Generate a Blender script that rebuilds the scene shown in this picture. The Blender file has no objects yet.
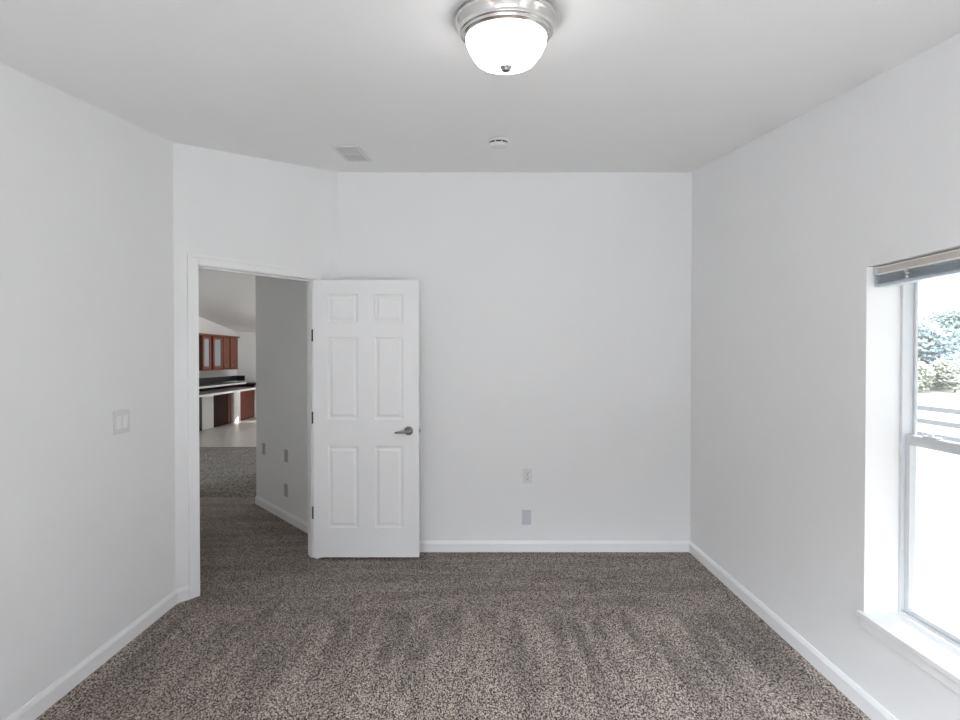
import bpy, bmesh, math, random
from mathutils import Vector, Matrix

# ------------------------------------------------------------------ camera, world, sun, exposure
scene = bpy.context.scene
COL = scene.collection
EYE = 1.475
cam_data = bpy.data.cameras.new('camera')
cam = bpy.data.objects.new('camera', cam_data)
COL.objects.link(cam)
cam.location = (0, 0, EYE)
cam.rotation_euler = (math.radians(90 - 0.6), 0, 0)
cam_data.sensor_width = 36.0
cam_data.lens = 515.0 / 960.0 * 36.0
cam_data.shift_x = 2.0 / 960.0
cam_data.shift_y = 3.4 / 960.0
cam_data.clip_start = 0.02
cam_data.clip_end = 400
scene.camera = cam

world = bpy.data.worlds.new('sky')
scene.world = world
world.use_nodes = True
wn = world.node_tree.nodes
wl = world.node_tree.links
bg = wn['Background']
tc = wn.new('ShaderNodeTexCoord')
sep = wn.new('ShaderNodeSeparateXYZ')
wl.new(tc.outputs['Generated'], sep.inputs[0])
sky_ramp = wn.new('ShaderNodeValToRGB')
sky_ramp.color_ramp.elements[0].position = 0.0
sky_ramp.color_ramp.elements[0].color = (0.93, 0.965, 1.0, 1)
sky_ramp.color_ramp.elements[1].position = 0.7
sky_ramp.color_ramp.elements[1].color = (0.76, 0.87, 1.0, 1)
wl.new(sep.outputs['Z'], sky_ramp.inputs[0])
wl.new(sky_ramp.outputs[0], bg.inputs[0])
# unseen glow added to the rear left sky to brighten the rooms
rear_glow = wn.new('ShaderNodeMapRange')
rear_glow.interpolation_type = 'SMOOTHSTEP'
rear_glow.inputs['From Min'].default_value = -0.30
rear_glow.inputs['From Max'].default_value = -0.8
rear_glow.inputs['To Min'].default_value = 0.52
rear_glow.inputs['To Max'].default_value = 21.0
wl.new(sep.outputs['Y'], rear_glow.inputs['Value'])
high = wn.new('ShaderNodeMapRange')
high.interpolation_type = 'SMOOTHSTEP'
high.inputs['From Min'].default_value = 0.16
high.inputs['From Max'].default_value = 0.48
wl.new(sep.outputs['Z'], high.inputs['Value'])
glow_mix = wn.new('ShaderNodeMix')
glow_mix.inputs['A'].default_value = 0.52
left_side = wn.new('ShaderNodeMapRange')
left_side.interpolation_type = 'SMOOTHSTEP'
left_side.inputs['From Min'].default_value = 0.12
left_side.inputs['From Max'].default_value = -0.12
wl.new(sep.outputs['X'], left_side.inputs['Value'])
glow_area = wn.new('ShaderNodeMath')
glow_area.operation = 'MULTIPLY'
wl.new(high.outputs['Result'], glow_area.inputs[0])
wl.new(left_side.outputs['Result'], glow_area.inputs[1])
wl.new(glow_area.outputs[0], glow_mix.inputs['Factor'])
wl.new(rear_glow.outputs['Result'], glow_mix.inputs['B'])
wl.new(glow_mix.outputs['Result'], bg.inputs[1])

SUN_AZ = Vector((0.88, 0.47, 0)).normalized()
SUN_EL = math.radians(21)
sun_data = bpy.data.lights.new('sun', 'SUN')
sun_data.energy = 5.8
sun_data.angle = math.radians(0.6)
sun_data.color = (1.0, 0.97, 0.93)
sun = bpy.data.objects.new('sun', sun_data)
COL.objects.link(sun)
to_sun = SUN_AZ * math.cos(SUN_EL) + Vector((0, 0, math.sin(SUN_EL)))
sun.rotation_euler = (-to_sun).to_track_quat('-Z', 'Y').to_euler()
sun.location = (12, 6, 8)

scene.view_settings.view_transform = 'Standard'
scene.view_settings.look = 'None'
scene.view_settings.gamma = 1.0
scene.view_settings.use_curve_mapping = False
scene.view_settings.exposure = 1.41
scene.cycles.use_denoising = True
scene.cycles.max_bounces = 14
scene.cycles.diffuse_bounces = 9
scene.cycles.transparent_max_bounces = 16
scene.cycles.caustics_reflective = False
scene.cycles.caustics_refractive = False
scene.cycles.sample_clamp_indirect = 8.0

# ------------------------------------------------------------------ helpers
def srgb(r, g, b):
    def f(c):
        c /= 255.0
        return c / 12.92 if c <= 0.04045 else ((c + 0.055) / 1.055) ** 2.4
    return (f(r), f(g), f(b), 1)

def material(name, color, rough=0.6, metal=0.0, noise=0.0, nscale=8.0, bump=0.0, bscale=200.0, spec=None, emit=None, estr=0.0):
    m = bpy.data.materials.new(name)
    m.use_nodes = True
    nt = m.node_tree
    p = nt.nodes['Principled BSDF']
    p.inputs['Base Color'].default_value = color
    p.inputs['Roughness'].default_value = rough
    p.inputs['Metallic'].default_value = metal
    if spec is not None:
        p.inputs['Specular IOR Level'].default_value = spec
    co = nt.nodes.new('ShaderNodeTexCoord')
    if noise > 0:
        nz = nt.nodes.new('ShaderNodeTexNoise')
        nz.inputs['Scale'].default_value = nscale
        nz.inputs['Detail'].default_value = 4
        nt.links.new(co.outputs['Object'], nz.inputs['Vector'])
        mx = nt.nodes.new('ShaderNodeMix')
        mx.data_type = 'RGBA'
        mx.inputs['A'].default_value = tuple(c * (1 - noise) for c in color[:3]) + (1,)
        mx.inputs['B'].default_value = tuple(min(1, c * (1 + noise)) for c in color[:3]) + (1,)
        nt.links.new(nz.outputs['Fac'], mx.inputs['Factor'])
        nt.links.new(mx.outputs['Result'], p.inputs['Base Color'])
    if bump > 0:
        n2 = nt.nodes.new('ShaderNodeTexNoise')
        n2.inputs['Scale'].default_value = bscale
        n2.inputs['Detail'].default_value = 3
        nt.links.new(co.outputs['Object'], n2.inputs['Vector'])
        bp = nt.nodes.new('ShaderNodeBump')
        bp.inputs['Strength'].default_value = bump
        bp.inputs['Distance'].default_value = 0.002
        nt.links.new(n2.outputs['Fac'], bp.inputs['Height'])
        nt.links.new(bp.outputs['Normal'], p.inputs['Normal'])
    if emit:
        p.inputs['Emission Color'].default_value = emit
        p.inputs['Emission Strength'].default_value = estr
    return m

def glass_material(name, tint=(1, 1, 1, 1), haze_veil=0.0):
    m = bpy.data.materials.new(name)
    m.use_nodes = True
    nt = m.node_tree
    nt.nodes.remove(nt.nodes['Principled BSDF'])
    out = nt.nodes['Material Output']
    tr = nt.nodes.new('ShaderNodeBsdfTransparent')
    tr.inputs[0].default_value = tint
    gl = nt.nodes.new('ShaderNodeBsdfGlossy')
    gl.inputs['Roughness'].default_value = 0.02
    lw = nt.nodes.new('ShaderNodeLayerWeight')
    pw = nt.nodes.new('ShaderNodeMath')
    pw.operation = 'POWER'
    pw.inputs[1].default_value = 5.0
    nt.links.new(lw.outputs['Facing'], pw.inputs[0])
    lw.inputs['Blend'].default_value = 0.5
    fr = nt.nodes.new('ShaderNodeMapRange')
    fr.inputs['To Min'].default_value = 0.02
    fr.inputs['To Max'].default_value = 0.6
    nt.links.new(pw.outputs[0], fr.inputs['Value'])
    mx = nt.nodes.new('ShaderNodeMixShader')
    nt.links.new(fr.outputs[0], mx.inputs[0])
    nt.links.new(tr.outputs[0], mx.inputs[1])
    nt.links.new(gl.outputs[0], mx.inputs[2])
    if haze_veil > 0:  # thin translucent layer paints hazy glare over the outside view
        tl = nt.nodes.new('ShaderNodeBsdfTranslucent')
        m2 = nt.nodes.new('ShaderNodeMixShader')
        m2.inputs[0].default_value = haze_veil
        nt.links.new(mx.outputs[0], m2.inputs[1])
        nt.links.new(tl.outputs[0], m2.inputs[2])
        mx = m2
    nt.links.new(mx.outputs[0], out.inputs['Surface'])
    return m

def tag(o, label=None, cat=None, group=None, kind=None):
    if label: o['label'] = label
    if cat: o['category'] = cat
    if group: o['group'] = group
    if kind: o['kind'] = kind
    return o

def empty(name, loc=(0, 0, 0), rot=None):
    o = bpy.data.objects.new(name, None)
    o.empty_display_size = 0.05
    COL.objects.link(o)
    o.location = loc
    if rot is not None:
        o.rotation_euler = rot
    return o

def link(name, bm, mat, parent=None, smooth=False, loc=None, rot=None, bevel=0.0, segs=2):
    bmesh.ops.recalc_face_normals(bm, faces=bm.faces)
    me = bpy.data.meshes.new(name)
    bm.to_mesh(me)
    bm.free()
    o = bpy.data.objects.new(name, me)
    COL.objects.link(o)
    for m in (mat if isinstance(mat, (list, tuple)) else [mat]):
        me.materials.append(m)
    if smooth:
        for p in me.polygons:
            p.use_smooth = True
    if parent is not None:
        o.parent = parent
    if loc is not None:
        o.location = loc
    if rot is not None:
        o.rotation_euler = rot
    if bevel > 0:
        b = o.modifiers.new('bevel', 'BEVEL')
        b.width = bevel
        b.segments = segs
        b.limit_method = 'ANGLE'
        b.angle_limit = math.radians(40)
    return o

def hexa(bm, pts, mi=0):
    """eight corners: four bottom (ccw) then four top"""
    v = [bm.verts.new(p) for p in pts]
    for f in ((3, 2, 1, 0), (4, 5, 6, 7), (0, 1, 5, 4), (1, 2, 6, 5), (2, 3, 7, 6), (3, 0, 4, 7)):
        fc = bm.faces.new([v[i] for i in f])
        fc.material_index = mi

def box(bm, x0, x1, y0, y1, z0, z1, mi=0):
    hexa(bm, [(x0, y0, z0), (x1, y0, z0), (x1, y1, z0), (x0, y1, z0),
              (x0, y0, z1), (x1, y0, z1), (x1, y1, z1), (x0, y1, z1)], mi)

def boxes(name, lst, mat, parent=None, bevel=0.0, **k):
    bm = bmesh.new()
    for b in lst:
        box(bm, *b)
    return link(name, bm, mat, parent, bevel=bevel, **k)

def lathe(bm, prof, n=48, mod=None, mi=0):
    """prof: (radius, z); revolve about z"""
    rings = []
    for r, z in prof:
        if r < 1e-6:
            rings.append([bm.verts.new((0, 0, z))])
        else:
            ring = []
            for i in range(n):
                a = 2 * math.pi * i / n
                rr = r * (mod(a, r, z) if mod else 1)
                ring.append(bm.verts.new((rr * math.cos(a), rr * math.sin(a), z)))
            rings.append(ring)
    for A, B in zip(rings[:-1], rings[1:]):
        if len(A) == 1 and len(B) == 1:
            continue
        for i in range(n):
            j = (i + 1) % n
            if len(A) == 1:
                f = bm.faces.new((A[0], B[i], B[j]))
            elif len(B) == 1:
                f = bm.faces.new((A[i], A[j], B[0]))
            else:
                f = bm.faces.new((A[i], A[j], B[j], B[i]))
            f.material_index = mi

def tube(bm, path, radii, n=12, squash=1.0):
    """sweep an (optionally flattened) circle along a path"""
    path = [Vector(p) for p in path]
    rings = []
    for k, p in enumerate(path):
        d = (path[min(k + 1, len(path) - 1)] - path[max(k - 1, 0)]).normalized()
        up = Vector((0, 0, 1)) if abs(d.z) < 0.9 else Vector((1, 0, 0))
        s = d.cross(up).normalized()
        u = s.cross(d).normalized()
        r = radii[k]
        rings.append([bm.verts.new(p + s * (r * math.cos(2 * math.pi * i / n)) + u * (r * squash * math.sin(2 * math.pi * i / n))) for i in range(n)])
    for A, B in zip(rings[:-1], rings[1:]):
        for i in range(n):
            j = (i + 1) % n
            bm.faces.new((A[i], A[j], B[j], B[i]))
    bm.faces.new(rings[0][::-1])
    bm.faces.new(rings[-1])

# ------------------------------------------------------------------ materials
M_wall = material('wall_paint', (0.86, 0.86, 0.86, 1), 0.75, noise=0.01, nscale=3, bump=0.12, bscale=140, spec=0.25)
M_ceil = material('ceiling_paint', (0.87, 0.868, 0.866, 1), 0.85, noise=0.01, nscale=3, bump=0.2, bscale=120, spec=0.2)
M_trim = material('white_trim_paint', (0.88, 0.88, 0.88, 1), 0.42, noise=0.01, nscale=5)
M_door = material('white_door_paint', (0.89, 0.89, 0.89, 1), 0.45, noise=0.01, nscale=5, bump=0.06, bscale=260)
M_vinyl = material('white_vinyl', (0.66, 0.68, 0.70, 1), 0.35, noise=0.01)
M_plate = material('white_plastic', (0.74, 0.74, 0.73, 1), 0.4, noise=0.01)
M_bplate = material('pale_grey_plastic', (0.60, 0.62, 0.66, 1), 0.4, noise=0.01)
M_slot = material('dark_slot', (0.02, 0.02, 0.02, 1), 0.6, noise=0.05)
M_nickel = material('brushed_nickel', (0.78, 0.77, 0.75, 1), 0.2, 1.0, noise=0.04, nscale=30)
M_steel = material('satin_dark_nickel', (0.30, 0.30, 0.30, 1), 0.3, 1.0, noise=0.04, nscale=30)
M_bronze = material('dark_hinge_metal', (0.06, 0.05, 0.045, 1), 0.4, 0.9, noise=0.05)
M_valance = material('taupe_blind_metal', srgb(196, 188, 180), 0.4, noise=0.02)
M_slat = material('grey_blind_slats', srgb(196, 206, 214), 0.35, noise=0.02)
M_glass = glass_material('window_glass', haze_veil=0.018)
M_wood = material('cherry_wood', srgb(112, 54, 36), 0.38, noise=0.25, nscale=6)
M_wood_dark = material('dark_cherry_wood', srgb(52, 30, 26), 0.6, noise=0.25, nscale=6, spec=0.2)
M_black = material('black_laminate', (0.012, 0.013, 0.016, 1), 0.28, noise=0.3, nscale=40)
M_counter_edge = material('pale_counter_edge', (0.72, 0.73, 0.73, 1), 0.35, noise=0.02)
M_frost = material('frosted_cabinet_glass', srgb(150, 160, 166), 0.25, noise=0.05, nscale=12)

def carpet_material(name, dark, mid, light, scale=120.0, tint=1.0):
    m = bpy.data.materials.new(name)
    m.use_nodes = True
    nt = m.node_tree
    L = nt.links.new
    p = nt.nodes['Principled BSDF']
    p.inputs['Roughness'].default_value = 0.95
    p.inputs['Specular IOR Level'].default_value = 0.08
    p.inputs['Sheen Weight'].default_value = 0.15
    co = nt.nodes.new('ShaderNodeTexCoord')
    grain = nt.nodes.new('ShaderNodeMapping')
    grain.inputs['Scale'].default_value = (1.0, 0.55, 1.0)
    L(co.outputs['Object'], grain.inputs['Vector'])
    vo = nt.nodes.new('ShaderNodeTexVoronoi')
    vo.inputs['Scale'].default_value = scale
    L(grain.outputs[0], vo.inputs['Vector'])
    vs = nt.nodes.new('ShaderNodeSeparateColor')
    L(vo.outputs['Color'], vs.inputs[0])
    n1 = nt.nodes.new('ShaderNodeTexNoise')
    n1.inputs['Scale'].default_value = scale * 0.62
    n1.inputs['Detail'].default_value = 2.0
    L(grain.outputs[0], n1.inputs['Vector'])
    tuft = nt.nodes.new('ShaderNodeMath')
    tuft.operation = 'MULTIPLY_ADD'
    tuft.inputs[1].default_value = 0.36
    L(vs.outputs[0], tuft.inputs[0])
    half = nt.nodes.new('ShaderNodeMath')
    half.operation = 'MULTIPLY'
    half.inputs[1].default_value = 0.64
    L(n1.outputs['Fac'], half.inputs[0])
    L(half.outputs[0], tuft.inputs[2])
    ramp = nt.nodes.new('ShaderNodeValToRGB')
    e = ramp.color_ramp.elements
    e[0].position, e[0].color = 0.36, dark
    e[1].position, e[1].color = 0.62, light
    k = e.new(0.48)
    k.color = mid
    L(tuft.outputs[0], ramp.inputs[0])
    # vacuum strokes: pile brushed one way or the other, long bands towards the back wall, crossing bands beside it
    def bands(sx, sy, rot, seed):
        mp = nt.nodes.new('ShaderNodeMapping')
        mp.inputs['Scale'].default_value = (sx, sy, 1)
        mp.inputs['Rotation'].default_value = (0, 0, rot)
        mp.inputs['Location'].default_value = (seed, seed * 0.7, 0)
        L(co.outputs['Object'], mp.inputs['Vector'])
        nz = nt.nodes.new('ShaderNodeTexNoise')
        nz.inputs['Scale'].default_value = 1.0
        nz.inputs['Detail'].default_value = 2.0
        nz.inputs['Roughness'].default_value = 0.55
        L(mp.outputs[0], nz.inputs['Vector'])
        r = nt.nodes.new('ShaderNodeMapRange')
        r.inputs['From Min'].default_value = 0.40
        r.inputs['From Max'].default_value = 0.58
        L(nz.outputs['Fac'], r.inputs['Value'])
        return r.outputs['Result']
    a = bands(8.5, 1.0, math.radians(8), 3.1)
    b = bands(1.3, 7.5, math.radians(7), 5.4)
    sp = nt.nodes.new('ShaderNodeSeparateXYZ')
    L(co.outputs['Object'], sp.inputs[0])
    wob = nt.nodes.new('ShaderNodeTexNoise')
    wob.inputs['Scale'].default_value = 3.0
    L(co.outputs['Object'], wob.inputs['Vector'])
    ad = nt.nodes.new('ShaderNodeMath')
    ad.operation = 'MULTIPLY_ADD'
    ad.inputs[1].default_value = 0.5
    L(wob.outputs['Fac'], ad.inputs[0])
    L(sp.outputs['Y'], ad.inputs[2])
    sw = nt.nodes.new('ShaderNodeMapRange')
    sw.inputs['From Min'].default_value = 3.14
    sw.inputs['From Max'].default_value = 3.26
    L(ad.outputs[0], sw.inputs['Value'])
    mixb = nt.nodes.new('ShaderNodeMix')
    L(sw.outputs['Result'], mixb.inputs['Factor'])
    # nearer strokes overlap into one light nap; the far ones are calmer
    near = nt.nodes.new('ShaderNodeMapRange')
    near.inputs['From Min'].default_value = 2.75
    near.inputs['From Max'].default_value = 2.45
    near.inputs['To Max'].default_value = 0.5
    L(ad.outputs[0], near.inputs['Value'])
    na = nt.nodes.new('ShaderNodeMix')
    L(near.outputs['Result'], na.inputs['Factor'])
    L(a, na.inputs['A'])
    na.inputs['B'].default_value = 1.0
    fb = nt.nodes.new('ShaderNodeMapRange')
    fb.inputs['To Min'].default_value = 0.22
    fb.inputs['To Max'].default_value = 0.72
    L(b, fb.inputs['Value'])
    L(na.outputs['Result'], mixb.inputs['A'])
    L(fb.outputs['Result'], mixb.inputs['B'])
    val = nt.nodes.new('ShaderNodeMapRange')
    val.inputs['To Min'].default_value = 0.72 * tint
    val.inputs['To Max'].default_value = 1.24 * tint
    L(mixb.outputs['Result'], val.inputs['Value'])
    hsv = nt.nodes.new('ShaderNodeHueSaturation')
    L(val.outputs['Result'], hsv.inputs['Value'])
    L(ramp.outputs[0], hsv.inputs['Color'])
    L(hsv.outputs[0], p.inputs['Base Color'])
    bp = nt.nodes.new('ShaderNodeBump')
    bp.inputs['Strength'].default_value = 0.9
    bp.inputs['Distance'].default_value = 0.008
    L(tuft.outputs[0], bp.inputs['Height'])
    L(bp.outputs['Normal'], p.inputs['Normal'])
    return m

M_carpet = carpet_material('brown_speckled_carpet', srgb(22, 17, 15), srgb(108, 95, 87), srgb(196, 183, 173), scale=290)
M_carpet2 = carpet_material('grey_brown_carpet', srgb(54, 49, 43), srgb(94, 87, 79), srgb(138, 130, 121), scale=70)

def plank_material(name):
    m = material(name, srgb(150, 146, 140), 0.3)
    nt = m.node_tree
    L = nt.links.new
    p = nt.nodes['Principled BSDF']
    co = nt.nodes.new('ShaderNodeTexCoord')
    br = nt.nodes.new('ShaderNodeTexBrick')
    br.inputs['Scale'].default_value = 1.0
    br.inputs['Brick Width'].default_value = 1.2
    br.inputs['Row Height'].default_value = 0.18
    br.inputs['Mortar Size'].default_value = 0.004
    br.inputs['Color1'].default_value = srgb(196, 193, 188)
    br.inputs['Color2'].default_value = srgb(180, 177, 171)
    br.inputs['Mortar'].default_value = srgb(96, 92, 86)
    L(co.outputs['Object'], br.inputs['Vector'])
    L(br.outputs['Color'], p.inputs['Base Color'])
    return m
M_plank = plank_material('grey_vinyl_plank')

# ------------------------------------------------------------------ room shell
RIDGE = 5.92
CE0, CES = 2.315, 0.1445
def ceil_z(y):
    if y <= RIDGE:
        return CE0 + CES * y
    return CE0 + CES * RIDGE - CES * (y - RIDGE)

X_L, X_R, Y_B, Y_F = -1.82, 1.617, 3.910, -1.3
P1 = Vector((X_L, 515 / 166.9))            # left end of the angled wall
P2 = Vector((-1.063, Y_B))                 # right end of the angled wall
AU = (P2 - P1).normalized()                # along the angled wall
AN = Vector((-AU.y, AU.x))                 # out of the bedroom
def pix_u(px):                             # where the sight line of a pixel column crosses the angled wall
    r = (px - 478) / 515.0
    # (P1 + u*AU).x = r * (P1 + u*AU).y
    return (r * P1.y - P1.x) / (AU.x - r * AU.y)

def wall(name, p0, p1, thick, openings=(), mat=None, top=None, z0=-0.0):
    """p0 -> p1 with the room on the right-hand side; thick goes to the left (outside).  openings: (u0, u1, z0, z1)"""
    p0, p1 = Vector(p0), Vector(p1)
    u = (p1 - p0)
    ln = u.length
    u.normalize()
    n = Vector((-u.y, u.x)) * thick
    cuts = sorted({0.0, ln} | {c for o in openings for c in o[:2]})
    for edge in (RIDGE,):
        if abs(u.y) > 1e-6:
            t = (edge - p0.y) / u.y
            if 0.01 < t < ln - 0.01:
                cuts = sorted(set(cuts) | {t})
    bm = bmesh.new()
    def seg(a, b, za, zb=None):
        A, B = p0 + u * a, p0 + u * b
        q = [A, B, B + n, A + n]
        zt = [zb if zb is not None else ceil_z(c.y) for c in q]
        hexa(bm, [(c.x, c.y, za) for c in q] + [(c.x, c.y, z) for c, z in zip(q, zt)])
    for a, b in zip(cuts[:-1], cuts[1:]):
        op = [o for o in openings if o[0] <= a + 1e-6 and o[1] >= b - 1e-6]
        if not op:
            seg(a, b, z0)
        else:
            o = op[0]
            if o[2] > 0.001:
                seg(a, b, z0, o[2])
            seg(a, b, o[3])
    ob = link(name, bm, mat or M_wall)
    ob['kind'] = 'structure'
    return ob

def struct(o, label=None, cat=None):
    o['kind'] = 'structure'
    if label: o['label'] = label
    if cat: o['category'] = cat
    return o

def poly_slab(name, pts2d, ztop, zbot, mat):
    bm = bmesh.new()
    t = [bm.verts.new((x, y, ztop(y) if callable(ztop) else ztop)) for x, y in pts2d]
    b = [bm.verts.new((x, y, zbot(y) if callable(zbot) else zbot)) for x, y in pts2d]
    bm.faces.new(t)
    bm.faces.new(b[::-1])
    n = len(t)
    for i in range(n):
        bm.faces.new((t[i], b[i], b[(i + 1) % n], t[(i + 1) % n]))
    return link(name, bm, mat)

Y_K = 13.1        # far wall of the kitchen
X_K = -6.13       # left wall of the kitchen
X_E = 1.2         # right wall of the living room
HW0 = Vector((-1.125, 4.0))      # hall wall, near end
HW1 = Vector((-2.245, 5.205))    # hall wall, far corner

# floors: bedroom and hall share the carpet up to the seam at the hall's end
struct(poly_slab('floor', [(-2.95, Y_F - 0.2), (X_R + 0.25, Y_F - 0.2), (X_R + 0.25, 4.2), (X_R + 0.25, 5.43), (-2.95, 5.43)], 0.0, -0.12, M_carpet),
       'brown speckled carpet with vacuum strokes across the bedroom', 'carpet')
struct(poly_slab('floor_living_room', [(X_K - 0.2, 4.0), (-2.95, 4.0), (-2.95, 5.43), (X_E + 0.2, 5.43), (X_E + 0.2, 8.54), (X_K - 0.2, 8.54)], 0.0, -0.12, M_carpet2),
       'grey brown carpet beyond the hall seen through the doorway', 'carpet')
struct(poly_slab('floor_kitchen', [(X_K - 0.2, 8.54), (X_E + 0.2, 8.54), (X_E + 0.2, Y_K + 0.2), (X_K - 0.2, Y_K + 0.2)], 0.0, -0.12, M_plank),
       'grey plank floor of the far kitchen', 'floor')
struct(poly_slab('ceiling', [(X_K - 0.2, Y_F - 0.2), (X_R + 0.25, Y_F - 0.2), (X_R + 0.25, RIDGE), (X_K - 0.2, RIDGE)],
                 lambda y: ceil_z(y) + 0.12, ceil_z, M_ceil), 'plain white ceiling sloping up away from the camera', 'ceiling')
struct(poly_slab('ceiling_kitchen', [(X_K - 0.2, RIDGE), (X_E + 0.2, RIDGE), (X_E + 0.2, Y_K + 0.2), (X_K - 0.2, Y_K + 0.2)],
                 lambda y: ceil_z(y) + 0.12, ceil_z, M_ceil), 'white ceiling of the kitchen seen through the doorway', 'ceiling')

# bedroom walls
WIN_Y0, WIN_Y1, WIN_Z0, WIN_Z1 = 1.00, 2.146, 0.39, 1.854
WT = 0.203
struct(wall('wall_left', (X_L, Y_F), tuple(P1), 0.11), 'plain white wall on the left with the double switch', 'wall')
struct(wall('wall_back', tuple(P2), (X_R + 0.1, Y_B), 0.11), 'plain white far wall behind the open door', 'wall')
struct(wall('wall_right', (X_R, Y_B + 0.11), (X_R, Y_F), WT,
            [(Y_B + 0.11 - WIN_Y1, Y_B + 0.11 - WIN_Y0, WIN_Z0, WIN_Z1)]), 'white wall on the right with the window', 'wall')
struct(wall('wall_front', (X_R + 0.2, Y_F), (X_L - 0.11, Y_F), 0.12, [(0.5, 3.3, 0.06, 1.98)]), 'white wall behind the camera', 'wall')

U_A = pix_u(201.0) - 0.012
U_B = U_A + 0.790
DOOR_H = 2.045
TOP = DOOR_H + 0.002
struct(wall('wall_angled', tuple(P1), tuple(P2), 0.11, [(U_A - 0.018, U_B + 0.018, 0, TOP + 0.018)]),
       'short white angled wall around the doorway', 'wall')

# hall and living room walls
struct(wall('wall_hall', tuple(HW1), tuple(HW0), 0.11), 'shaded grey white hall wall seen through the doorway', 'wall')
hl0 = P1 + AU * 0.02 + AN * 0.10
hl1 = hl0 + Vector((-0.74, 0.67)) * 2.6
struct(wall('wall_hall_left', tuple(hl0), tuple(hl1), 0.1), 'hall wall left of the doorway', 'wall')
struct(wall('wall_living_room_near', tuple(hl1), (X_K, hl1.y), 0.12, [(0.5, 2.1, 0.08, 2.1)]), 'near wall of the living room', 'wall')
struct(wall('wall_living_room_inner', (HW1.x + 0.11, HW1.y + 0.02), (X_E, HW1.y + 0.02), -0.09), 'living room side of the closet wall', 'wall')
struct(wall('wall_kitchen_left', (X_K, 3.9), (X_K, Y_K), 0.12), 'kitchen wall behind the cherry wall cabinets', 'wall')
struct(wall('wall_kitchen_far', (X_K - 0.1, Y_K), (X_E + 0.1, Y_K), 0.15,
            [(-3.3 - X_K + 0.1, -2.2 - X_K + 0.1, 0.72, 1.26)]), 'far white wall of the kitchen', 'wall')
struct(wall('wall_living_room_right', (X_E, Y_K), (X_E, 5.2), 0.15, [(0.4, 3.6, 0.1, 1.75), (4.2, 7.1, 0.1, 1.35)]), 'right wall of the living room', 'wall')

# baseboards
def baseboard(name, p0, p1, label, h=0.083, t=0.013):
    """room lies on the right-hand side of p0 -> p1"""
    p0, p1 = Vector(p0), Vector(p1)
    u = (p1 - p0).normalized()
    n = Vector((u.y, -u.x))
    prof = [(0, 0), (t, 0), (t, h - 0.020), (t - 0.003, h - 0.013), (t - 0.007, h - 0.004), (t - 0.009, h), (0, h)]
    bm = bmesh.new()
    A = [bm.verts.new((p0.x + n.x * a, p0.y + n.y * a, z)) for a, z in prof]
    B = [bm.verts.new((p1.x + n.x * a, p1.y + n.y * a, z)) for a, z in prof]
    k = len(prof)
    for i in range(k):
        bm.faces.new((A[i], A[(i + 1) % k], B[(i + 1) % k], B[i]))
    bm.faces.new(A)
    bm.faces.new(B[::-1])
    return struct(link(name, bm, M_trim), label, 'baseboard')

CAS_W = 0.066
uL = U_A - CAS_W + 0.004
uR = U_B + CAS_W - 0.004
baseboard('baseboard_left', (X_L, Y_F), tuple(P1 + Vector((0, 0.004))), 'white baseboard along the left wall')
baseboard('baseboard_angled', tuple(P1), tuple(P1 + AU * uL), 'short white baseboard between left corner and door casing')
baseboard('baseboard_back', (P2.x, P2.y), (X_R, Y_B), 'white baseboard along the far wall')
baseboard('baseboard_right', (X_R, Y_B), (X_R, Y_F), 'white baseboard along the right wall under the window')
baseboard('baseboard_hall', tuple(HW1), tuple(HW0), 'white baseboard along the hall wall')

# ------------------------------------------------------------------ doorway: casing, jamb, door
def aw(u, n, z):
    """point in the frame of the angled wall: u along, n into the bedroom"""
    p = P1 + AU * u - AN * n
    return (p.x, p.y, z)
def abox(bm, u0, u1, n0, n1, z0, z1):
    hexa(bm, [aw(u0, n0, z0), aw(u1, n0, z0), aw(u1, n1, z0), aw(u0, n1, z0),
              aw(u0, n0, z1), aw(u1, n0, z1), aw(u1, n1, z1), aw(u0, n1, z1)])
def casing(bm, side):
    # stepped flat casing: thick outer back band, thinner inner face
    if side == 'left':
        abox(bm, U_A - CAS_W, U_A - 0.044, 0, 0.016, 0, TOP + CAS_W)
        abox(bm, U_A - 0.044, U_A - 0.004, 0, 0.012, 0, TOP + 0.044)
    elif side == 'right':
        abox(bm, U_B + 0.044, U_B + CAS_W, 0, 0.016, 0.0, TOP + CAS_W)
        abox(bm, U_B + 0.004, U_B + 0.044, 0, 0.012, 0, TOP + 0.044)
    else:
        abox(bm, U_A - 0.044, U_B + 0.044, 0, 0.016, TOP + 0.044, TOP + CAS_W)
        abox(bm, U_A - 0.004, U_B + 0.004, 0, 0.012, TOP + 0.004, TOP + 0.044)
for i, (side, lab) in enumerate((('left', 'white casing down the left side of the doorway'), ('top', 'white head casing above the doorway'),
                                 ('right', 'white casing behind the hinged edge of the open door'))):
    bm = bmesh.new()
    casing(bm, side)
    struct(link('trim_%d' % (i + 1), bm, M_trim, bevel=0.002), lab, 'door casing')
bm = bmesh.new()
abox(bm, U_A - 0.018, U_A, -0.112, 0.001, 0, TOP + 0.018)
abox(bm, U_B, U_B + 0.018, -0.112, 0.001, 0, TOP + 0.018)
abox(bm, U_A, U_B, -0.112, 0.001, TOP, TOP + 0.018)
# stops
abox(bm, U_A, U_A + 0.010, -0.075, -0.038, 0, TOP)
abox(bm, U_B - 0.010, U_B, -0.075, -0.038, 0, TOP)
abox(bm, U_A + 0.010, U_B - 0.010, -0.075, -0.038, TOP - 0.010, TOP)
struct(link('trim_4', bm, M_trim, bevel=0.0015), 'white jamb lining the doorway', 'door jamb')

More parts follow.
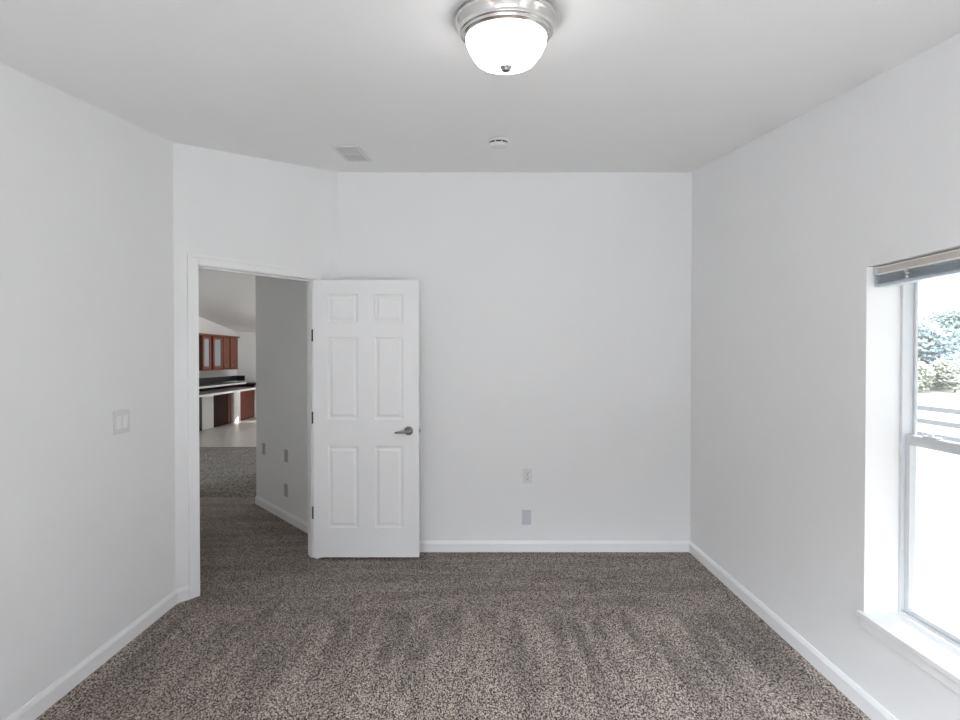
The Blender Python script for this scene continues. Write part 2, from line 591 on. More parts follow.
# the open six-panel door, hinged on the right jamb and swung round to stand in front of the far wall
DW, DT, DH, DZ = 0.769, 0.035, 2.022, 0.020
hx, hy = -1.200, 3.747
door = empty('door_1', (hx, hy, DZ))
tag(door, 'open white six panel door standing in front of the far wall', 'door', kind='structure')
PX = [(0.106, 0.328), (0.446, 0.655)]
PZ = [(0.214, 0.812), (1.007, 1.605), (1.713, 1.918)]
def door_face(bm, y, sgn):
    """panelled face at depth y; sgn -1 faces the camera"""
    xs = [0, PX[0][0], PX[0][1], PX[1][0], PX[1][1], DW]
    zs = [0, PZ[0][0], PZ[0][1], PZ[1][0], PZ[1][1], PZ[2][0], PZ[2][1], DH]
    cache = {}
    def V(x, z, d=0.0):
        k = (round(x, 5), round(z, 5), round(d, 5))
        if k not in cache:
            cache[k] = bm.verts.new((x, y - sgn * d, z))
        return cache[k]
    for i in range(5):
        for j in range(7):
            x0, x1, z0, z1 = xs[i], xs[i + 1], zs[j], zs[j + 1]
            if i in (1, 3) and j in (1, 3, 5):
                ins = [(0, 0), (0.004, 0.006), (0.014, 0.0085), (0.020, 0.0085), (0.036, 0.0015)]
                for (a, da), (b, db) in zip(ins[:-1], ins[1:]):
                    A = [V(x0 + a, z0 + a, da), V(x1 - a, z0 + a, da), V(x1 - a, z1 - a, da), V(x0 + a, z1 - a, da)]
                    B = [V(x0 + b, z0 + b, db), V(x1 - b, z0 + b, db), V(x1 - b, z1 - b, db), V(x0 + b, z1 - b, db)]
                    for q in range(4):
                        bm.faces.new((A[q], A[(q + 1) % 4], B[(q + 1) % 4], B[q]))
                a, da = ins[-1]
                bm.faces.new((V(x0 + a, z0 + a, da), V(x1 - a, z0 + a, da), V(x1 - a, z1 - a, da), V(x0 + a, z1 - a, da)))
            else:
                bm.faces.new((V(x0, z0), V(x1, z0), V(x1, z1), V(x0, z1)))
    return V, xs, zs
bm = bmesh.new()
Vf, xs, zs = door_face(bm, 0.0, -1)
Vb, _, _ = door_face(bm, DT, 1)
for a, b in zip(xs[:-1], xs[1:]):
    bm.faces.new((Vf(a, 0), Vf(b, 0), Vb(b, 0), Vb(a, 0)))
    bm.faces.new((Vf(a, DH), Vf(b, DH), Vb(b, DH), Vb(a, DH)))
for a, b in zip(zs[:-1], zs[1:]):
    bm.faces.new((Vf(0, a), Vf(0, b), Vb(0, b), Vb(0, a)))
    bm.faces.new((Vf(DW, a), Vf(DW, b), Vb(DW, b), Vb(DW, a)))
link('door_leaf', bm, M_door, door)
# lever handles on both faces
def handle(y, s):
    bm = bmesh.new()
    lathe(bm, [(0, 0.0), (0.032, 0.0), (0.032, 0.004), (0.029, 0.009), (0.018, 0.012), (0.012, 0.014), (0.012, 0.040), (0.0, 0.040)], 32)
    r = link('rosette', bm, M_steel, door, smooth=True, loc=(0.696, y, 0.925), rot=(math.radians(90) * (1 if s < 0 else -1), 0, 0))
    r['label'] = 'satin nickel handle rosette'
    bm = bmesh.new()
    yy = y + s * 0.046
    tube(bm, [(0.706, yy - s * 0.006, 0.925), (0.700, yy, 0.925), (0.680, yy + s * 0.004, 0.923), (0.655, yy + s * 0.004, 0.920), (0.628, yy + s * 0.001, 0.917), (0.606, yy - s * 0.005, 0.916), (0.600, yy - s * 0.008, 0.916)],
         [0.007, 0.014, 0.0115, 0.010, 0.0095, 0.009, 0.005], 14, 0.85)
    l = link('lever', bm, M_steel, door, smooth=True)
    l['label'] = 'satin nickel door lever'
handle(0.0, -1)
handle(DT, 1)
lp = boxes('latch_plate', [(DW - 0.0005, DW + 0.0012, 0.006, 0.030, 0.895, 0.953)], M_steel, door)
bm = bmesh.new()
hexa(bm, [(DW, 0.011, 0.914), (DW + 0.010, 0.011, 0.914), (DW + 0.004, 0.025, 0.914), (DW, 0.025, 0.914),
          (DW, 0.011, 0.934), (DW + 0.010, 0.011, 0.934), (DW + 0.004, 0.025, 0.934), (DW, 0.025, 0.934)])
link('latch_bolt', bm, M_steel, lp)
for z in (0.325, 1.02, 1.62):
    bm = bmesh.new()
    tube(bm, [(-0.006, 0.004, z - 0.044), (-0.006, 0.004, z + 0.044)], [0.0065, 0.0065], 12)
    box(bm, -0.005, 0.001, 0.004, 0.030, z - 0.044, z + 0.044)
    h = link('hinge', bm, M_bronze, door)
    h['label'] = 'dark metal door hinge'

# ------------------------------------------------------------------ window
win = empty('window_1', (1.76, WIN_Y1, WIN_Z0))
tag(win, 'white single hung window with wide sill in the right wall', 'window', kind='structure')
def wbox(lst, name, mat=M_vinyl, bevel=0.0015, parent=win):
    off = Vector((1.76, WIN_Y1, WIN_Z0)) if parent is win else Vector((1.76, WIN_Y1, WIN_Z0))
    bm = bmesh.new()
    for x0, x1, y0, y1, z0, z1 in lst:
        box(bm, x0 - off.x, x1 - off.x, y0 - off.y, y1 - off.y, z0 - off.z, z1 - off.z)
    return link(name, bm, mat, parent, bevel=bevel)
SILL = 0.412
ya, yb, za, zb = WIN_Y0, WIN_Y1, SILL, WIN_Z1
MID = 1.137
f = 0.014
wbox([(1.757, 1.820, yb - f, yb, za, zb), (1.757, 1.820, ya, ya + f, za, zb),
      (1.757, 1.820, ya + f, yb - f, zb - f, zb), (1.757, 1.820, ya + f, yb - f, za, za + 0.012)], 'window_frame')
# lower sash (inner track)
s = 0.022
y0, y1 = ya + f + 0.001, yb - f - 0.001
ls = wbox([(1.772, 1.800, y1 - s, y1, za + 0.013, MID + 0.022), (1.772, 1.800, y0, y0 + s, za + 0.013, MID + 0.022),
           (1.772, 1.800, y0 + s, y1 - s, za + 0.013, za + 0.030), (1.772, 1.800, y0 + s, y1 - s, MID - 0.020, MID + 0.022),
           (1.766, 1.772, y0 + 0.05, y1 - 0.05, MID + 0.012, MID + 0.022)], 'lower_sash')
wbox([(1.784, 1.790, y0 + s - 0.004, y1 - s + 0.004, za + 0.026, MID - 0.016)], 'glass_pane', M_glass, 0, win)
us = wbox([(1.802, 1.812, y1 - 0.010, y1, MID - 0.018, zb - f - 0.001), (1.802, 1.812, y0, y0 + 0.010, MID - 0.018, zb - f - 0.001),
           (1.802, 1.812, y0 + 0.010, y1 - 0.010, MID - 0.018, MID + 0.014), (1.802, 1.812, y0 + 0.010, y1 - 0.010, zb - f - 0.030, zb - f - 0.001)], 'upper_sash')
wbox([(1.805, 1.809, y0 + 0.007, y1 - 0.007, MID + 0.010, zb - f - 0.026)], 'glass_pane', M_glass, 0, win)
# sash lock on the meeting rail
bm = bmesh.new()
o3 = Vector((1.76, WIN_Y1, WIN_Z0))
ly = yb - 0.125
box(bm, 1.772 - o3.x, 1.799 - o3.x, ly - 0.032 - o3.y, ly + 0.032 - o3.y, MID + 0.022 - o3.z, MID + 0.028 - o3.z)
tube(bm, [Vector((1.785, ly - 0.004, MID + 0.03)) - o3, Vector((1.778, ly + 0.014, MID + 0.036)) - o3, Vector((1.774, ly + 0.034, MID + 0.036)) - o3], [0.010, 0.008, 0.005], 10, 0.7)
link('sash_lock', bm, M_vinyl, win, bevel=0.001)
# sill board with horns and apron below
wbox([(X_R - 0.022, X_R, ya - 0.022, yb + 0.018, SILL - 0.022, SILL), (X_R, 1.757, ya, yb, SILL - 0.022, SILL)], 'window_sill', M_trim, 0.003)
wbox([(X_R - 0.012, X_R, ya - 0.01, yb + 0.004, SILL - 0.064, SILL - 0.022)], 'window_apron', M_trim, 0.003)

# blind, fully raised under the head of the window
bl = empty('window_blind', (1.645, yb - 0.012, WIN_Z1 - 0.004))
tag(bl, 'raised taupe and grey slatted blind under the window head', 'window blind')
def bbox(lst, name, mat, bevel=0.001, parent=bl):
    o = Vector((1.645, yb - 0.012, WIN_Z1 - 0.004))
    bm = bmesh.new()
    for x0, x1, a0, a1, z0, z1 in lst:
        box(bm, x0 - o.x, x1 - o.x, a0 - o.y, a1 - o.y, z0 - o.z, z1 - o.z)
    return link(name, bm, mat, parent, bevel=bevel)
b0, b1 = ya + 0.006, yb - 0.006
bt = WIN_Z1 - 0.003
bbox([(1.650, 1.690, b0, b1, bt - 0.030, bt)], 'headrail', M_valance)
bbox([(1.640, 1.646, b0 + 0.02, b1 - 0.024, bt - 0.032, bt - 0.006)], 'valance', M_valance)
bbox([(1.638, 1.647, b0 + 0.02, b1 - 0.024, bt - 0.036, bt - 0.031), (1.638, 1.647, b0 + 0.02, b1 - 0.024, bt - 0.008, bt - 0.004)], 'valance_edge', M_trim)
for yy in (b1, b0 + 0.022):
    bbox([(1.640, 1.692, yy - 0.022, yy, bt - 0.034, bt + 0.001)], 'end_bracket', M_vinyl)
bm = bmesh.new()
o = Vector((1.645, yb - 0.012, WIN_Z1 - 0.004))
z = bt - 0.040
k = 0
while z > bt - 0.072:
    box(bm, 1.644 - o.x, 1.694 - o.x, b0 + 0.004 - o.y, b1 - 0.002 - 0.002 * (k % 2) - o.y, z - o.z, z + 0.0016 - o.z)
    z -= 0.0062
    k += 1
link('slats', bm, M_slat, bl)
bbox([(1.644, 1.694, b0 + 0.004, b1 - 0.004, bt - 0.084, bt - 0.073)], 'bottom_rail', M_slat)
bm = bmesh.new()
wy = 1.969
for a in range(3):
    c = Vector((1.636, wy, bt - 0.040 - a * 0.012)) - o
    tube(bm, [c + Vector((0, 0, 0.006)), c + Vector((0, 0.003 * (-1) ** a, 0)), c - Vector((0, 0, 0.006))], [0.004, 0.0075, 0.004], 10)
link('wand_hook', bm, M_vinyl, bl, smooth=True)

# ------------------------------------------------------------------ ceiling light, smoke detector, vent
TILT = math.atan(CES)
def on_ceiling(x, y):
    return (x, y, ceil_z(y))
LX, LY = 0.0895, 1.635
cl = empty('ceiling_light', on_ceiling(LX, LY), (TILT, 0, 0))
tag(cl, 'round flush ceiling light with nickel ring and lit white glass bowl', 'ceiling light')
bm = bmesh.new()
lathe(bm, [(0.0, 0.0), (0.150, 0.0), (0.152, -0.006), (0.160, -0.010), (0.1615, -0.016), (0.160, -0.022), (0.156, -0.026), (0.154, -0.029),
           (0.149, -0.037), (0.145, -0.044), (0.147, -0.047), (0.146, -0.050), (0.141, -0.050), (0.139, -0.053), (0.140, -0.056), (0.138, -0.059), (0.133, -0.059), (0.132, -0.063), (0.126, -0.064), (0.120, -0.058)], 72)
for v in bm.verts:
    v.co.z *= 1.03
link('nickel_ring', bm, M_nickel, cl, smooth=True)
M_bowl = bpy.data.materials.new('lit_alabaster_glass')
M_bowl.use_nodes = True
nt = M_bowl.node_tree
pb = nt.nodes['Principled BSDF']
co = nt.nodes.new('ShaderNodeTexCoord')
nz = nt.nodes.new('ShaderNodeTexNoise')
nz.inputs['Scale'].default_value = 7
nz.inputs['Distortion'].default_value = 2.0
nt.links.new(co.outputs['Object'], nz.inputs['Vector'])
rp = nt.nodes.new('ShaderNodeValToRGB')
rp.color_ramp.elements[0].position = 0.35
rp.color_ramp.elements[0].color = (0.78, 0.79, 0.80, 1)
rp.color_ramp.elements[1].position = 0.6
rp.color_ramp.elements[1].color = (1, 0.99, 0.97, 1)
nt.links.new(nz.outputs['Fac'], rp.inputs[0])
nt.links.new(rp.outputs[0], pb.inputs['Base Color'])
nt.links.new(rp.outputs[0], pb.inputs['Emission Color'])
pb.inputs['Emission Strength'].default_value = 4.0
pb.inputs['Roughness'].default_value = 0.25
bm = bmesh.new()
bm_scale = 1.02
def petals(a, r, z):
    return 1 + (0.018 if z < -0.10 else 0.004) * math.cos(14 * a)
lathe(bm, [(0.126, -0.060), (0.1275, -0.068), (0.125, -0.082), (0.1175, -0.098), (0.108, -0.113), (0.096, -0.127), (0.088, -0.134), (0.076, -0.136), (0.060, -0.1385), (0.040, -0.141), (0.0, -0.143)], 72, petals)
for v in bm.verts:
    v.co.z *= bm_scale
link('glass_bowl', bm, M_bowl, cl, smooth=True)
bm = bmesh.new()
lathe(bm, [(0.0, -0.140), (0.019, -0.141), (0.0195, -0.146), (0.017, -0.150), (0.014, -0.152), (0.0145, -0.155), (0.010, -0.159), (0.0, -0.160)], 24)
for v in bm.verts:
    v.co.z *= bm_scale
link('finial', bm, M_steel, cl, smooth=True)

sd = empty('smoke_detector', on_ceiling(0.120, 3.03), (TILT, 0, 0))
tag(sd, 'small round white smoke detector on the ceiling', 'smoke detector')
bm = bmesh.new()
lathe(bm, [(0, 0), (0.058, 0), (0.060, -0.004), (0.058, -0.012), (0.052, -0.014), (0.052, -0.021), (0.057, -0.023), (0.056, -0.034), (0.050, -0.040), (0.030, -0.042), (0, -0.042)], 48)
link('housing', bm, M_plate, sd, smooth=False)
bm = bmesh.new()
for q in range(9):
    a0 = 2 * math.pi * (q + 0.25) / 9 + 0.06
    a1 = 2 * math.pi * (q + 1.25) / 9 - 0.10
    pts = []
    for zz in (-0.0225, -0.0125):
        for aa, rr in ((a0, 0.050), (a1, 0.050), (a1, 0.0545), (a0, 0.0545)):
            pts.append((rr * math.cos(aa), rr * math.sin(aa), zz))
    hexa(bm, pts)
sl = link('sensor_slots', bm, M_slot, sd)
sl['label'] = 'dark smoke slots'

vt = empty('ceiling_vent', on_ceiling(-0.815, 3.355), (TILT, 0, 0))
tag(vt, 'white rectangular louvred vent on the ceiling', 'vent')
hw, hl = 0.088, 0.192
bm = bmesh.new()
box(bm, -hw, hw, -hl, -hl + 0.020, -0.006, 0)
box(bm, -hw, hw, hl - 0.020, hl, -0.006, 0)
box(bm, -hw, -hw + 0.020, -hl + 0.020, hl - 0.020, -0.006, 0)
box(bm, hw - 0.020, hw, -hl + 0.020, hl - 0.020, -0.006, 0)
box(bm, -hw + 0.020, hw - 0.020, -0.006, 0.006, -0.006, 0)
link('frame', bm, M_plate, vt, bevel=0.001)
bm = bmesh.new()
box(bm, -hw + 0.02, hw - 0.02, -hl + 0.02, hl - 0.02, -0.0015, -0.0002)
link('duct_shadow_plate', bm, material('duct_shade', (0.06, 0.06, 0.06, 1), 0.7, noise=0.05), vt)  # dark sheet stands in for the shade between the louvres
for q in range(9):
    x = -hw + 0.026 + q * (2 * hw - 0.052) / 8
    bm = bmesh.new()
    hexa(bm, [(x - 0.004, -hl + 0.02, -0.0065), (x - 0.0025, -hl + 0.02, -0.0065), (x - 0.0025, hl - 0.02, -0.0065), (x - 0.004, hl - 0.02, -0.0065),
              (x + 0.0030, -hl + 0.02, -0.0018), (x + 0.0045, -hl + 0.02, -0.0018), (x + 0.0045, hl - 0.02, -0.0018), (x + 0.0030, hl - 0.02, -0.0018)])
    link('louvre', bm, M_plate, vt)

# ------------------------------------------------------------------ wall plates
def screw(bm, x, z, y):
    bmesh.ops.create_cone(bm, cap_ends=True, segments=12, radius1=0.003, radius2=0.003, depth=0.0015,
                          matrix=Matrix.Translation((x, y, z)) @ Matrix.Rotation(math.radians(90), 4, 'X'))
def plate_part(root, w, h, mat, t=0.006):
    bm = bmesh.new()
    box(bm, -w / 2, w / 2, -t, 0, -h / 2, h / 2)
    return link('cover_plate', bm, mat, root, bevel=0.0025)
def outlet(x, y, z, rz, label, mat=M_plate):
    r = empty('power_outlet', (x, y, z), (0, 0, rz))
    tag(r, label, 'outlet')
    plate_part(r, 0.070, 0.114, mat)
    for zz in (0.0195, -0.0195):
        bm = bmesh.new()
        prof = []
        for i in range(24):
            a = 2 * math.pi * i / 24
            prof.append((0.017 * math.cos(a), max(-0.0135, min(0.0135, 0.017 * math.sin(a))) + zz))
        A = [bm.verts.new((px, -0.0078, pz)) for px, pz in prof]
        B = [bm.verts.new((px, -0.004, pz)) for px, pz in prof]
        bm.faces.new(A)
        for i in range(24):
            bm.faces.new((A[i], A[(i + 1) % 24], B[(i + 1) % 24], B[i]))
        rc = link('receptacle', bm, mat, r)
        bm = bmesh.new()
        box(bm, -0.0080, -0.0055, -0.0082, -0.0070, zz - 0.001, zz + 0.009)
        box(bm, 0.0055, 0.0080, -0.0082, -0.0070, zz + 0.000, zz + 0.008)
        box(bm, -0.0028, 0.0028, -0.0082, -0.0070, zz - 0.010, zz - 0.005)
        link('slots', bm, M_slot, rc)
    bm = bmesh.new()
    screw(bm, 0, 0, -0.0066)
    link('screw', bm, M_steel, r)
    return r
def blank(x, y, z, rz, label, mat):
    r = empty('wall_plate', (x, y, z), (0, 0, rz))
    tag(r, label, 'wall plate')
    plate_part(r, 0.070, 0.114, mat)
    bm = bmesh.new()
    screw(bm, 0, 0.042, -0.0064)
    link('screw', bm, M_bplate, r)
    bm = bmesh.new()
    screw(bm, 0, -0.042, -0.0064)
    link('screw', bm, M_bplate, r)
    return r
sB = 515 / Y_B
outlet((527.5 - 478) / sB, Y_B, EYE - (476 - 358) / sB, 0, 'white duplex outlet on the far wall, above the blank plate')
blank((526.7 - 478) / sB, Y_B, EYE - (517.5 - 358) / sB, 0, 'pale grey blank plate low on the far wall, below the outlet', M_bplate)

sw = empty('light_switch', (X_L, 2.622, 1.150), (0, 0, math.radians(90)))
tag(sw, 'white double rocker light switch on the left wall', 'light switch')
bm = bmesh.new()
box(bm, -0.060, 0.060, -0.006, 0, -0.060, 0.060)
link('cover_plate', bm, M_plate, sw, bevel=0.003)
for x in (-0.023, 0.023):
    bm = bmesh.new()
    hexa(bm, [(x - 0.0165, -0.0065, -0.033), (x + 0.0165, -0.0065, -0.033), (x + 0.0165, -0.004, -0.033), (x - 0.0165, -0.004, -0.033),
              (x - 0.0165, -0.0105, 0.033), (x + 0.0165, -0.0105, 0.033), (x + 0.0165, -0.004, 0.033), (x - 0.0165, -0.004, 0.033)])
    rk = link('rocker', bm, M_trim, sw, bevel=0.0008)

# three plates on the hall wall
HU = (HW0 - HW1).normalized()
hall_rz = math.atan2(HU.y, HU.x)
def hall_point(px, py):
    r = (px - 478) / 515.0
    t = (r * HW1.y - HW1.x) / (HU.x - r * HU.y)
    p = HW1 + HU * t
    return p.x, p.y, EYE - (py - 358) / 515.0 * p.y
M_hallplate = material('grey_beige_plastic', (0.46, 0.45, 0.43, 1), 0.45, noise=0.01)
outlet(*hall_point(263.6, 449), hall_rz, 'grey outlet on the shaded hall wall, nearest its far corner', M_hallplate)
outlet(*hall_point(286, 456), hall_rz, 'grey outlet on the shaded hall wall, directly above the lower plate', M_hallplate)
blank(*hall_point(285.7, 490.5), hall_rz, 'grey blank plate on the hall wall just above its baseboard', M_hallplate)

# ------------------------------------------------------------------ kitchen through the doorway
# upper cabinets along the left kitchen wall
XF = -5.80
uc = empty('wall_cabinet', (X_K + 0.002, 11.6, 1.22))
tag(uc, 'cherry wood wall cabinet with frosted glass doors above the black counter', 'cabinet')
def kb(lst, name, mat, root, bevel=0.0):
    o = root.location if root.parent is None else root.parent.location
    bm = bmesh.new()
    for x0, x1, a0, a1, z0, z1 in lst:
        box(bm, x0 - o.x, x1 - o.x, a0 - o.y, a1 - o.y, z0 - o.z, z1 - o.z)
    return link(name, bm, mat, root, bevel=bevel)
ZU0, ZU1 = 1.225, 1.955
kb([(X_K + 0.002, XF, 10.0, 12.42, ZU0, ZU1)], 'body', M_wood_dark, uc)
kb([(X_K + 0.002, XF + 0.045, 9.98, 12.45, ZU1, ZU1 + 0.035)], 'crown', M_wood, uc)
kb([(X_K + 0.002, XF + 0.02, 9.99, 12.43, ZU0 - 0.02, ZU0)], 'bottom_rail', M_wood, uc)
def yk(px, X):
    return 515 * X / (px - 478)
def cab_door(y0, y1, kind):
    X0, X1 = XF + 0.001, XF + 0.022
    z0, z1 = ZU0 + 0.012, ZU1 - 0.012
    if kind == 'glass':
        fr = 0.075
        d = kb([(X0, X1, y0, y0 + fr, z0, z1), (X0, X1, y1 - fr, y1, z0, z1), (X0, X1, y0 + fr, y1 - fr, z0, z0 + 0.06), (X0, X1, y0 + fr, y1 - fr, z1 - 0.06, z1)], 'door', M_wood, uc)
        kb([(X0 + 0.004, X0 + 0.010, y0 + fr, y1 - fr, z0 + 0.06, z1 - 0.06)], 'glass_pane', M_frost, d)
    else:
        d = kb([(X0, X1, y0, y1, z0, z1)], 'door', M_wood, uc, 0.004)
    bm = bmesh.new()
    o = uc.location
    bmesh.ops.create_uvsphere(bm, u_segments=10, v_segments=8, radius=0.018, matrix=Matrix.Translation((X1 + 0.016 - o.x, y0 + 0.05 - o.y, z0 + 0.06 - o.z)))
    link('knob', bm, M_nickel, d, smooth=True)
cab_door(10.02, 10.66, 'glass')
cab_door(yk(201.5, XF), yk(210.3, XF), 'glass')
cab_door(yk(212.2, XF), yk(222.0, XF), 'glass')
cab_door(yk(222.6, XF), yk(228.5, XF), 'solid')
cab_door(yk(229.6, XF), yk(237.0, XF), 'solid')

# raised back counter with black backsplash
rc = empty('kitchen_counter', (X_K + 0.002, 11.0, 0.0))
tag(rc, 'black kitchen counter with pale edge against the left kitchen wall', 'counter')
kb([(X_K + 0.002, -5.505, 8.9, 12.2, 0.872, 0.905)], 'worktop', M_black, rc)
kb([(-5.505, -5.490, 8.9, 12.2, 0.868, 0.905)], 'worktop_edge', M_counter_edge, rc)
kb([(X_K + 0.002, X_K + 0.02, 8.9, Y_K - 0.002, 0.905, 1.03), (X_K + 0.02, -5.93, Y_K - 0.022, Y_K - 0.002, 0.905, 1.03)], 'backsplash', M_black, rc)
kb([(X_K + 0.002, -5.65, 8.95, 12.15, 0.0, 0.872)], 'body', M_wood_dark, rc)

# lower bar in front of it
lb = empty('breakfast_bar', (-5.2, 11.0, 0.0))
tag(lb, 'lower black breakfast bar with bright pale edge in front of the counter', 'counter')
kb([(-5.60, -4.93, 8.6, 11.75, 0.785, 0.815)], 'worktop', M_black, lb)
kb([(-4.93, -4.912, 8.6, 11.75, 0.780, 0.818)], 'worktop_edge', M_counter_edge, lb)
XB = -5.60
kb([(XB - 0.03, XB, 8.7, yk(201.6, XB), 0.0, 0.785)], 'support_panel', M_black, lb)
kb([(XB - 0.03, XB, yk(202, XB), yk(213.3, XB), 0.0, 0.785)], 'white_panel', M_trim, lb)
kb([(XB - 0.03, XB - 0.004, yk(213.5, XB), yk(227.6, XB), 0.0, 0.785)], 'dark_panel', M_wood_dark, lb)
kb([(XB - 0.03, XB + 0.004, yk(227.8, XB), yk(231.0, XB), 0.0, 0.785)], 'wood_stile', M_wood, lb)
kb([(XB - 0.03, XB + 0.05, yk(231.3, XB), yk(238.0, XB), 0.0, 0.785)], 'white_post', M_trim, lb)
bc = empty('base_cabinet', (-5.45, 12.2, 0.0))
tag(bc, 'reddish cherry base cabinet at the end of the breakfast bar', 'cabinet')
kb([(XB - 0.026, XB - 0.004, yk(238.4, XB), yk(254.2, XB), 0.0, 0.785)], 'body', M_wood_dark, bc)
d = kb([(XB - 0.003, XB + 0.014, yk(238.8, XB), yk(253.8, XB), 0.03, 0.770)], 'door', M_wood, bc, 0.003)
kb([(XB - 0.030, XB + 0.02, yk(254.3, XB), yk(257.6, XB), 0.0, 0.785)], 'white_end_panel', M_trim, bc)
fc = empty('corner_counter', (-5.5, Y_K - 0.3, 0.0))
tag(fc, 'black end counter against the far kitchen wall', 'counter')
kb([(X_K + 0.002, -4.7, Y_K - 0.5, Y_K - 0.002, 0.82, 0.86)], 'worktop', M_black, fc)
kb([(X_K + 0.002, -5.66, Y_K - 0.46, Y_K - 0.002, 0.0, 0.82)], 'body', M_wood_dark, fc)

# unseen lamp added to brighten the kitchen, kept behind the hall wall
kl = empty('ceiling_light', (-3.7, 11.2, ceil_z(11.2)), (-TILT, 0, 0))
tag(kl, 'unseen added lamp that brightens the kitchen beyond the hall', 'ceiling light')
bm = bmesh.new()
lathe(bm, [(0.0, 0.0), (0.19, 0.0), (0.20, -0.02), (0.18, -0.05), (0.16, -0.05)], 40)
link('nickel_ring', bm, M_nickel, kl, smooth=True)
M_fill_lamp = material('fill_lamp_glow', (0.9, 0.9, 0.9, 1), 0.3, noise=0.02, emit=(1, 0.985, 0.96, 1), estr=36.0)
bm = bmesh.new()
lathe(bm, [(0.165, -0.045), (0.175, -0.07), (0.16, -0.11), (0.12, -0.15), (0.06, -0.17), (0.0, -0.175)], 40)
link('glass_bowl', bm, M_fill_lamp, kl, smooth=True)

# unseen glazed openings; all but the far kitchen window added for light
def unseen_window(n, x0, x1, y0, y1, z0, z1, label):
    w = empty('window_%d' % n, ((x0 + x1) / 2, (y0 + y1) / 2, z0))
    tag(w, label, 'window', kind='structure')
    fr = 0.05
    if x1 - x0 > y1 - y0:
        mx = (x0 + x1) / 2
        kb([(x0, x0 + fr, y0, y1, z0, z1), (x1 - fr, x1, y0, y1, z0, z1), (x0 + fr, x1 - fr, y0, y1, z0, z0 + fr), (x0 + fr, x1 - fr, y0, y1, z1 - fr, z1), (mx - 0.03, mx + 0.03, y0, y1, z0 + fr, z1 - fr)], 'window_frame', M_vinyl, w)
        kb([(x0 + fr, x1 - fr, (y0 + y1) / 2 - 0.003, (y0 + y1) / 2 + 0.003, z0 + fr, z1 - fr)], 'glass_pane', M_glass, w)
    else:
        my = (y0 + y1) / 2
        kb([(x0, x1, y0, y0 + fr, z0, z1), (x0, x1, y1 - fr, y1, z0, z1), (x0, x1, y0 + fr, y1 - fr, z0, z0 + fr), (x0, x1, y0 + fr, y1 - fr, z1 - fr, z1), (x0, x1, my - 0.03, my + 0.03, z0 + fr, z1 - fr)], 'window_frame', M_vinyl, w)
        kb([((x0 + x1) / 2 - 0.003, (x0 + x1) / 2 + 0.003, y0 + fr, y1 - fr, z0 + fr, z1 - fr)], 'glass_pane', M_glass, w)
unseen_window(2, -3.3, -2.2, Y_K + 0.06, Y_K + 0.12, 0.72, 1.26, 'low window in the far kitchen wall')
unseen_window(3, X_E + 0.06, X_E + 0.12, Y_K - 3.6, Y_K - 0.4, 0.1, 1.75, 'unseen right hand window added to light the kitchen end')
unseen_window(6, hl1.x - 2.1, hl1.x - 0.5, hl1.y - 0.09, hl1.y - 0.03, 0.08, 2.1, 'unseen glazed opening added to light the far kitchen wall')
unseen_window(5, X_E + 0.06, X_E + 0.12, Y_K - 7.1, Y_K - 4.2, 0.1, 1.35, 'unseen right hand window added to light the living room')
unseen_window(4, X_R + 0.2 - 3.3, X_R + 0.2 - 0.5, Y_F - 0.09, Y_F - 0.03, 0.06, 1.98, 'unseen wide glazed opening added behind the camera to brighten the bedroom')

# ------------------------------------------------------------------ outside
GZ = -0.78
M_ground = material('dry_pale_grass', srgb(138, 134, 124), 0.95, noise=0.3, nscale=1.2, bump=1.0, bscale=20)
bm = bmesh.new()
box(bm, 1.95, 140, -60, 140, GZ - 0.2, GZ)
box(bm, -140, 1.95, 13.3, 140, GZ - 0.2, GZ)
box(bm, -60, 1.95, -60, -12, GZ - 0.2, GZ)
struct(link('ground', bm, M_ground), 'pale dry grass field outside the window', 'ground')

struct(boxes('bounce_slab_rear', [(-9, 1.95, -12, -1.5, GZ - 0.2, GZ + 0.68), (-9, -3.0, -1.5, 3.85, GZ - 0.2, GZ + 0.68)], material('pale_bounce', (0.74, 0.74, 0.73, 1), 0.8, noise=0.08, nscale=2)),  # added slab, bounces skylight up through the rear openings
       'pale slab added behind the house to bounce light indoors', 'bounce_slab_rear')
struct(boxes('bounce_slab_side', [(1.96, 8.0, 4.4, 15.0, GZ - 0.2, GZ + 0.03)], bpy.data.materials['pale_bounce']),  # added slab, bounces sunlight through the living room openings
       'pale slab added beside the house to bounce light indoors', 'bounce_slab_side')
M_fence = material('weathered_grey_wood', srgb(96, 98, 100), 0.85, noise=0.2, nscale=9)
fe = empty('rail_fence', (11.4, 12.0, GZ))
tag(fe, 'weathered grey three rail fence across the field outside', 'fence')
posts = [4.6 + 2.4 * i for i in range(9)]
for y in posts:
    bm = bmesh.new()
    box(bm, -0.06, 0.06, y - 12.0 - 0.06, y - 12.0 + 0.06, -0.1, 1.16)
    link('post', bm, M_fence, fe, bevel=0.01)
for a, b in zip(posts[:-1], posts[1:]):
    for z in (0.20, -0.13, -0.47):
        bm = bmesh.new()
        box(bm, -0.085, -0.055, a - 12.0, b - 12.0, z - GZ - 0.06, z - GZ + 0.06)
        link('rail', bm, M_fence, fe)

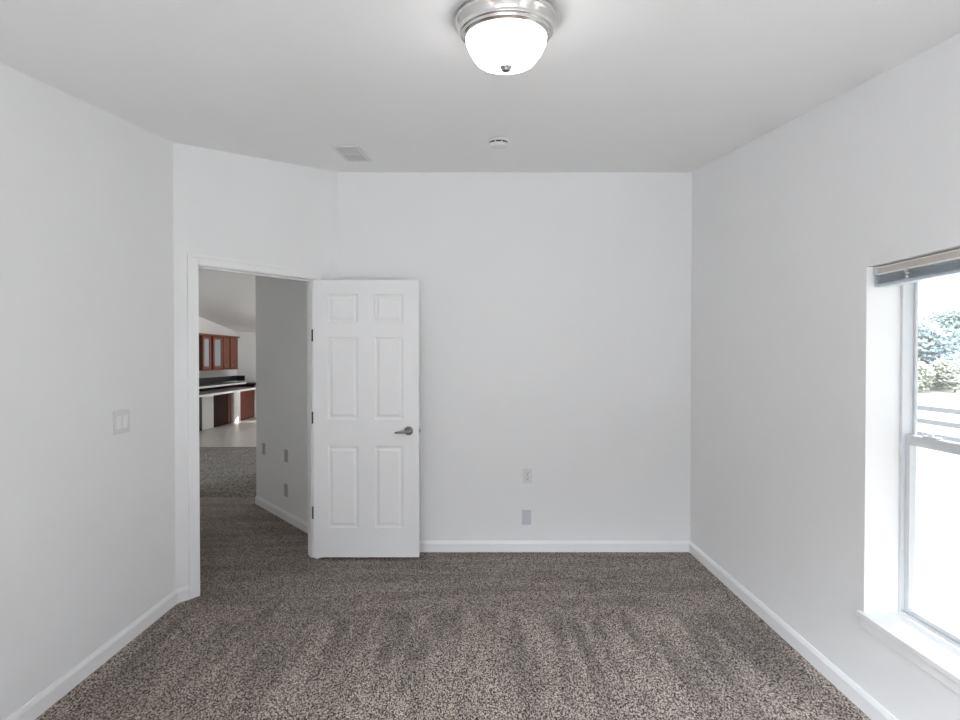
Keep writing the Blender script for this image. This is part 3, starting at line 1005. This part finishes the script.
M_leaf = []
for nme, c in (('leaf_green', srgb(124, 138, 130)), ('leaf_blue_green', srgb(120, 134, 134)), ('leaf_olive', srgb(142, 144, 128))):
    m = material(nme, c, 0.6, noise=0.25, nscale=2)
    m.node_tree.nodes['Principled BSDF'].inputs['Transmission Weight'].default_value = 0.0
    M_leaf.append(m)
M_bark = material('grey_bark', srgb(96, 84, 74), 0.9, noise=0.3, nscale=8)
rnd = random.Random(5)
def leaf_cloud(blobs, n, size):
    verts, faces = [], []
    tot = sum(b[3] ** 2 for b in blobs)
    for bx_, by_, bz_, br in blobs:
        for _ in range(int(n * br * br / tot)):
            while True:
                d = Vector((rnd.gauss(0, 1), rnd.gauss(0, 1), rnd.gauss(0, 1)))
                if d.length > 0.1: break
            d.normalize()
            c = Vector((bx_, by_, bz_)) + d * br * (0.55 + 0.5 * rnd.random()) * (1 + 0.15 * rnd.random())
            a = Vector((rnd.gauss(0, 1), rnd.gauss(0, 1), rnd.gauss(0, 1))).normalized()
            b = a.orthogonal().normalized()
            w = size * (0.6 + 0.8 * rnd.random())
            i = len(verts)
            verts += [c - a * w, c + b * w * 0.5, c + a * w, c - b * w * 0.5]
            faces.append((i, i + 1, i + 2, i + 3))
    return verts, faces
def tree(name, x, y, h, r, label, cat, mat, n=14000, size=0.17, trunk=True):
    t = empty(name, (x, y, GZ))
    tag(t, label, cat, 'trees and bushes across the field')
    blobs = [(0, 0, h * 0.62, r)]
    for k in range(9):
        a = rnd.random() * 6.283
        q = r * (0.45 + 0.5 * rnd.random())
        blobs.append((q * math.cos(a), q * math.sin(a), h * (0.32 + 0.55 * rnd.random()), r * (0.4 + 0.3 * rnd.random())))
    v, f_ = leaf_cloud(blobs, n, size)
    me = bpy.data.meshes.new('foliage')
    me.from_pydata([tuple(p) for p in v], [], f_)
    me.materials.append(mat)
    o = bpy.data.objects.new('foliage', me)
    COL.objects.link(o)
    o.parent = t
    bm = bmesh.new()
    tube(bm, [(0, 0, -0.1), (0.05, 0, h * 0.25), (0.0, 0.06, h * 0.55), (0.1, 0.0, h * 0.8)], [h * 0.03, h * 0.024, h * 0.016, 0.02], 8)
    link('trunk' if trunk else 'stem', bm, M_bark, t)
tree('tree', 33.0, 38.6, 4.3, 2.2, 'blue green tree across the field, left edge of the window view', 'tree', M_leaf[1])
tree('tree', 42.0, 43.6, 6.0, 2.6, 'tallest tree across the field, behind the low bushes', 'tree', M_leaf[0])
tree('tree', 44.5, 30.2, 6.2, 2.6, 'olive tree across the field, beyond the frame edge', 'tree', M_leaf[2])
for i, (x, y, lab) in enumerate(((28.4, 33.6, 'low pale bush at the far edge of the field, under the left tree'),
                                 (31.4, 33.9, 'low olive bush at the far edge of the field, under the tall tree'),
                                 (34.6, 33.6, 'low olive bush at the far edge of the field, right of the others'))):
    tree('bush', x, y, 1.9, 0.9, lab, 'bush', M_leaf[2], n=4500, size=0.12, trunk=False)
